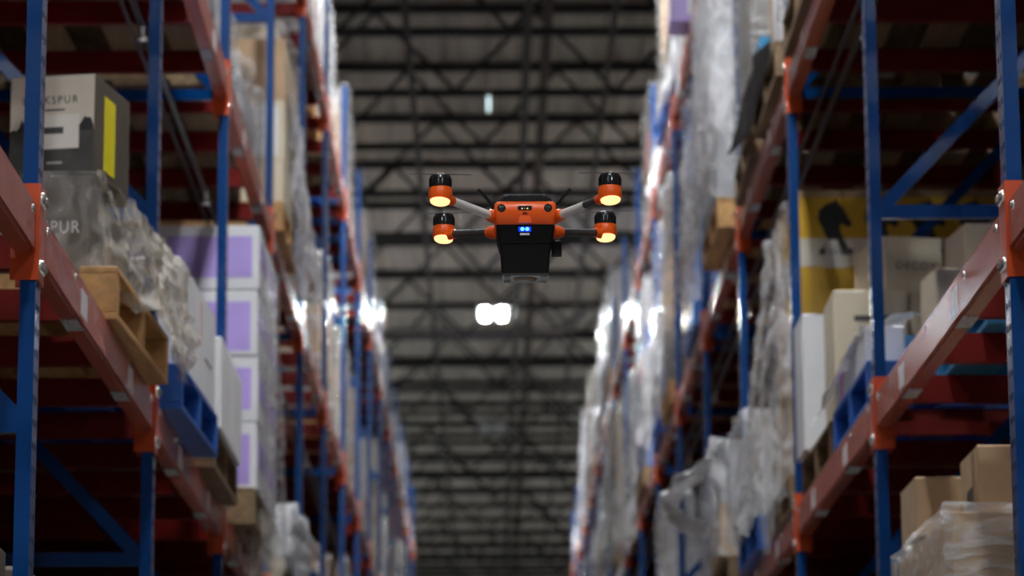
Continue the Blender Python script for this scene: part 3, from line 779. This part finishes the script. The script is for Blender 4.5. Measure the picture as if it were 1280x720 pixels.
# ------------------------------------------------------------------ high-bay lamps
def high_bay(label, x, y, z, lens, group=None):
    t = thing('high_bay_light', label, 'ceiling lamp', (x, y, z), 0, group)
    obj('housing', box_mesh(0.18, 0.9, 0.07, 'housing', 0.01), t, (0, 0, 0.05))
    for sx in (-0.112, 0.112):
        tray = obj('tray', box_mesh(0.20, 0.95, 0.03, 'housing', 0.006), t, (sx, 0, 0.02))
        obj('lens', MB().box(-0.036, 0.036, -0.38, 0.38, 0.012, 0.0195).mesh('lens', lens), t, (sx, 0, 0))
    for sy in (-0.4, 0.4):
        obj('hanger', MB().tube([(0, sy, 0.11), (0, sy, ROOF-z-0.09)], 0.006, 6).mesh('hanger', 'joist'), t)
    return t
zl = CZ + 8.1
high_bay('bright twin-panel lamp hanging over the far aisle', 0.06, 41.67, zl, 'lens_on')
sl = thing('strip_light', 'small dimmed strip lamp above the drone, high in the roof', 'ceiling lamp', (0.005, 30.88, zl))
obj('housing', box_mesh(0.05, 0.62, 0.05, 'housing', 0.008), sl, (0, 0, 0.02))
obj('lens', MB().box(-0.012, 0.012, -0.28, 0.28, 0.012, 0.0195).mesh('lens', 'lens_dim'), sl)
for sy in (-0.25, 0.25): obj('hanger', MB().tube([(0, sy, 0.07), (0, sy, ROOF-zl-0.09)], 0.005, 6).mesh('hanger', 'joist'), sl)
high_bay('unlit lamp low in the roof beyond the bright one', 0.045, 51.3, zl, 'lens_off')
for i, y in enumerate((20.3, 9.8, -0.6)):
    high_bay('lit aisle lamp out of view overhead, %s' % ORD[i], 0.06, y, zl, 'lens_on')
for sx, sn in ((-4.4, 'left'), (4.55, 'right')):  # unseen lamps added so that floor bounce brightens the roof
    for i, y in enumerate((-6, 8, 22, 36, 50, 64, 78)):
        high_bay('unseen lamp added to light the roof, over the neighbouring %s aisle, %s from the camera' % (sn, ORD[i]), sx, y, zl, 'lens_side')

# ------------------------------------------------------------------ the drone
M['d_orange'] = paint('orange_drone_shell', (0.80, 0.095, 0.002), 0.36, var=0.05, spec=0.4, coat=0.1)
M['d_black'] = paint('black_drone_plastic', (0.0035, 0.0035, 0.004), 0.6, var=0.2, bump=0.1, bscale=400, spec=0.14)
M['d_gloss'] = paint('gloss_black_plastic', (0.008, 0.008, 0.009), 0.18, var=0.2)
M['d_grey'] = paint('pale_grey_tube', (0.62, 0.60, 0.58), 0.35, var=0.05)
M['d_post'] = paint('smoked_post', (0.12, 0.12, 0.115), 0.35)
M['d_carbon'] = paint('carbon_tube', (0.03, 0.03, 0.032), 0.4, var=0.5, scale=160, bump=0.3, bscale=300)
M['d_blade'] = paint('grey_propeller', (0.14, 0.135, 0.13), 0.4)
M['d_silver'] = paint('silver_cap', (0.8, 0.8, 0.8), 0.25, metal=1.0)
M['d_amber'] = paint('amber_lens', (0.22, 0.13, 0.05), 0.2, var=0.3, scale=60)
M['d_lens'] = paint('camera_lens', (0.012, 0.016, 0.012), 0.1, spec=0.9)
M['d_glow'] = glow('warm_pod_light', (1.0, 0.47, 0.19), 1.75)
M['d_blue'] = glow('blue_status_led', (0.05, 0.22, 1.0), 3.5)
M['d_bluebar'] = glow('blue_status_bar', (0.004, 0.03, 0.8), 1.0)
M['d_spark'] = glow('amber_sensor_dot', (1.0, 0.65, 0.2), 1.2)
m_, nt_, b_ = _nodes('clear_window')
b_.inputs['Base Color'].default_value = (0.05, 0.048, 0.045, 1); b_.inputs['Roughness'].default_value = 0.2
b_.inputs['Transmission Weight'].default_value = 0.3; M['d_clear'] = m_

DR = thing('drone', 'orange and black quadcopter drone hovering in the aisle', 'drone', (0.069, 6.0, CZ+1.361))
def dpart(name, mb, mat, parent=DR, loc=(0, 0, 0), rot=(0, 0, 0), ang=35):
    return obj(name, autosmooth(mb.mesh(name, mat), ang), parent, loc, rot)
dpart('shell', MB().loft([(-0.034, 0.0545, 0.066, 0.006, 0), (-0.030, 0.0560, 0.070, 0.007, 0), (-0.012, 0.0580, 0.079, 0.008, 0), (0.004, 0.0575, 0.077, 0.009, 0), (0.0085, 0.055, 0.073, 0.010, 0)]), 'd_orange')
can = dpart('canopy', MB().loft([(0.0075, 0.0535, 0.071, 0.010, 0), (0.016, 0.0495, 0.0695, 0.012, 0), (0.0255, 0.041, 0.064, 0.014, 0.002), (0.0280, 0.034, 0.052, 0.014, 0.006)]), 'd_black')
obj('knob', autosmooth(MB().lathe([(0.005, 0), (0.005, 0.006), (0.0035, 0.0085)], 10).mesh('knob', 'd_silver'), 50), can, (-0.001, 0.0, 0.0272))
grille = MB()
for r in range(3):
    for q in range(18):
        cx = (q-8.5)*0.0046 + (0.0023 if r % 2 else 0); cz = 0.0115+r*0.0042
        yy = -0.0712+ (cz-0.0085)*0.36
        grille.box(cx-0.0014, cx+0.0014, yy-0.0006, yy+0.002, cz-0.0013, cz+0.0013)
g = obj('grille_studs', grille.mesh('grille_studs', 'd_gloss'), can); g['kind'] = 'stuff'
pl = dpart('payload', MB().loft([(-0.123, 0.0440, 0.035, 0.004, -0.010), (-0.070, 0.0470, 0.051, 0.005, -0.002), (-0.060, 0.0500, 0.056, 0.005, 0), (-0.042, 0.0545, 0.062, 0.006, 0), (-0.0335, 0.0545, 0.0655, 0.006, 0)]), 'd_black')
dpart('seam', MB().box(-0.043, 0.043, -0.0563, -0.050, -0.0665, -0.0655), 'd_gloss', pl)
win = dpart('clear_skirt', MB().loft([(-0.1275, 0.0440, 0.034, 0.004, -0.010), (-0.1232, 0.0440, 0.035, 0.004, -0.010)]), 'd_clear', pl)
for sx in (-1, 1):
    for yy in (-0.034, 0.014):
        dpart('corner_post', MB().box(sx*0.034-0.006, sx*0.034+0.006, yy-0.006, yy+0.006, -0.1282, -0.1235), 'd_post', pl)
dpart('amber_lens', MB().lathe([(0.020, -0.1290), (0.021, -0.1284), (0.021, -0.124)], 28, (0, -0.010, 0)), 'd_amber', pl)
dpart('lens_rim', MB().lathe([(0.0235, -0.1282), (0.0235, -0.125)], 28, (0, -0.010, 0)), 'd_gloss', pl)
dpart('status_light', MB().loft([(-0.0042, 0.0120, 0.002, 0.0018, 0), (0.0042, 0.0120, 0.002, 0.0018, 0)]), 'd_bluebar', DR, (-0.001, -0.0625, -0.0425))
for sx in (-0.0045, 0.0045):
    mm = MB().lathe([(0.0005, -0.002), (0.0035, -0.0015), (0.004, 0.0005)], 12)
    dpart('blue_led', mm, 'd_blue', DR, (-0.001+sx, -0.0645, -0.0425), (math.pi/2*-1, 0, 0))
dpart('white_plate', MB().box(-0.009, 0.009, -0.002, 0.002, -0.002, 0.002), 'd_grey', DR, (-0.001, -0.0602, -0.0515))
dpart('front_tab', MB().prism([(-0.009, 0), (-0.0135, -0.0145), (0.0135, -0.0145), (0.009, 0)], 0, 0.0085), 'd_orange', DR, (-0.001, -0.0705, -0.0190), FRONT)
slot = dpart('sensor_slot', MB().loft([(-0.0042, 0.0135, 0.002, 0.0018, 0), (0.0042, 0.0135, 0.002, 0.0018, 0)]), 'd_gloss', DR, (-0.001, -0.0775, -0.0055))
for sx, mt in ((-0.005, 'd_spark'), (0, 'd_grey'), (0.005, 'd_spark')):
    dpart('sensor_dot', MB().lathe([(0.0003, -0.0006), (0.0012, 0)], 8), mt, slot, (sx, -0.0022, -0.001), (-math.pi/2, 0, 0))
dpart('latch', MB().box(-0.009, 0.009, -0.002, 0.002, -0.002, 0.002), 'd_orange', DR, (-0.001, -0.0775, -0.0155))
dpart('latch_slot', MB().box(-0.0045, 0.0045, -0.0024, 0, -0.0014, 0.0014), 'd_gloss', DR, (-0.001, -0.0775, -0.0155))
for sx in (-0.0445, 0.0425):
    c = dpart('camera_rim', MB().lathe([(0.0078, -0.0015), (0.0082, 0.001), (0.0082, 0.004)], 24), 'd_gloss', DR, (sx, -0.0775, -0.0055), (-math.pi/2, 0, 0))
    dpart('camera_lens', MB().lathe([(0.0005, -0.0022), (0.003, -0.0020), (0.0052, -0.0014)], 20), 'd_lens', c)
dpart('side_module', MB().loft([(-0.0795, 0.0095, 0.014, 0.002, 0), (-0.056, 0.0095, 0.014, 0.002, 0), (-0.0515, 0.006, 0.010, 0.002, 0)]), 'd_black', DR, (0.0595, 0, 0))
for sx in (-1, 1):      # antennas
    a = dpart('antenna', MB().tube([(0, 0, 0), (sx*0.0272, -0.02, 0.0267)], 0.0030, 10), 'd_gloss', DR, (sx*0.0603-0.001, 0.02, 0.0225))
    dpart('tip', MB().tube([(sx*0.0272, -0.02, 0.0267), (sx*0.0280, -0.0206, 0.0276)], 0.0022, 10), 'd_silver', a)
    dpart('antenna_socket', MB().lathe([(0.005, -0.006), (0.005, 0.004), (0.0035, 0.006)], 10), 'd_black', DR, (sx*0.0575-0.001, 0.022, 0.0195))
pods = [(-0.1575, -0.16, 0.0), (0.1555, -0.16, 0.0015), (-0.1555, 0.16, -0.001), (0.1580, 0.16, 0.001)]
for i, (px, py, pz) in enumerate(pods):
    sx = -1 if px < 0 else 1; near = py < 0
    P_ = Vector((px, py, pz))
    root = Vector((sx*0.056, -0.045 if near else 0.045, -0.0155 if near else -0.0245))
    end = P_ + Vector((0, 0, -0.002))
    dirv = (end-root).normalized()
    s0, s1 = root - dirv*0.010, root + dirv*0.021
    dpart('arm_socket', MB().tube([s0, root + dirv*0.012, s1], [0.0135, 0.0125, 0.0100], 16), 'd_orange')
    e1 = end - dirv*0.030
    if near:
        mid = s1 + (e1-s1)*(0.96 if sx < 0 else 0.62)
        arm = dpart('arm', MB().tube([s1 - dirv*0.002, e1 + dirv*0.004], 0.0072, 16), 'd_carbon')
        dpart('pale_sleeve', MB().tube([s1, mid], 0.0079, 16), 'd_grey', arm)
    else:
        arm = dpart('arm', MB().tube([s1 - dirv*0.002, e1 + dirv*0.004], 0.0076, 16), 'd_carbon')
    # nacelle with a neck towards the arm
    pod = dpart('motor_pod', MB().lathe([(0.0150, -0.0112), (0.0200, -0.0095), (0.0222, -0.003), (0.0222, 0.006), (0.0208, 0.0135), (0.0195, 0.0145)], 28), 'd_orange', DR, P_)
    dpart('pod_neck', MB().tube([-dirv*0.034, -dirv*0.022, -dirv*0.010], [0.0090, 0.0105, 0.0130], 16), 'd_orange', pod, (0, 0, -0.002))
    tilt = Vector((sx*0.06, -0.17, -1)).normalized()
    rot = Vector((0, 0, -1)).rotation_difference(tilt).to_euler()
    dpart('pod_light', MB().lathe([(0.002, -0.0188), (0.009, -0.0185), (0.0150, -0.0172), (0.0178, -0.0150), (0.0186, -0.0118)], 24), 'd_glow', pod, (0, -0.0015, 0.001), rot)
    mot = dpart('motor', MB().lathe([(0.0188, 0.0140), (0.0202, 0.0155), (0.0202, 0.0325), (0.0180, 0.0368), (0.0120, 0.0385), (0.0050, 0.0392)], 28), 'd_gloss', pod)
    fins = MB()
    for q in range(20):
        an = 2*math.pi*q/20; c_, s_ = math.cos(an), math.sin(an)
        fins.prism([(c_*0.0200-s_*0.0014, s_*0.0200+c_*0.0014), (c_*0.0200+s_*0.0014, s_*0.0200-c_*0.0014), (c_*0.0212+s_*0.0014, s_*0.0212-c_*0.0014), (c_*0.0212-s_*0.0014, s_*0.0212+c_*0.0014)][::-1], 0.017, 0.030)
    fo = obj('cooling_fins', fins.mesh('cooling_fins', 'd_black'), mot); fo['kind'] = 'stuff'
    hub = dpart('propeller', MB().lathe([(0.0075, 0.0390), (0.0075, 0.0408), (0.0045, 0.0418)], 14), 'd_silver', pod)
    for q in (0, 1):
        an = math.radians(6 - 5*i) + math.pi*q
        bl = [(0.004, -0.002), (0.015, -0.0045), (0.04, -0.004), (0.058, -0.002), (0.058, 0.001), (0.04, 0.002), (0.015, 0.003), (0.004, 0.002)]
        obj('blade', MB().prism(bl, 0.0400, 0.0405).mesh('blade', 'd_blade'), hub, (0, 0, 0), (0, 0, an))
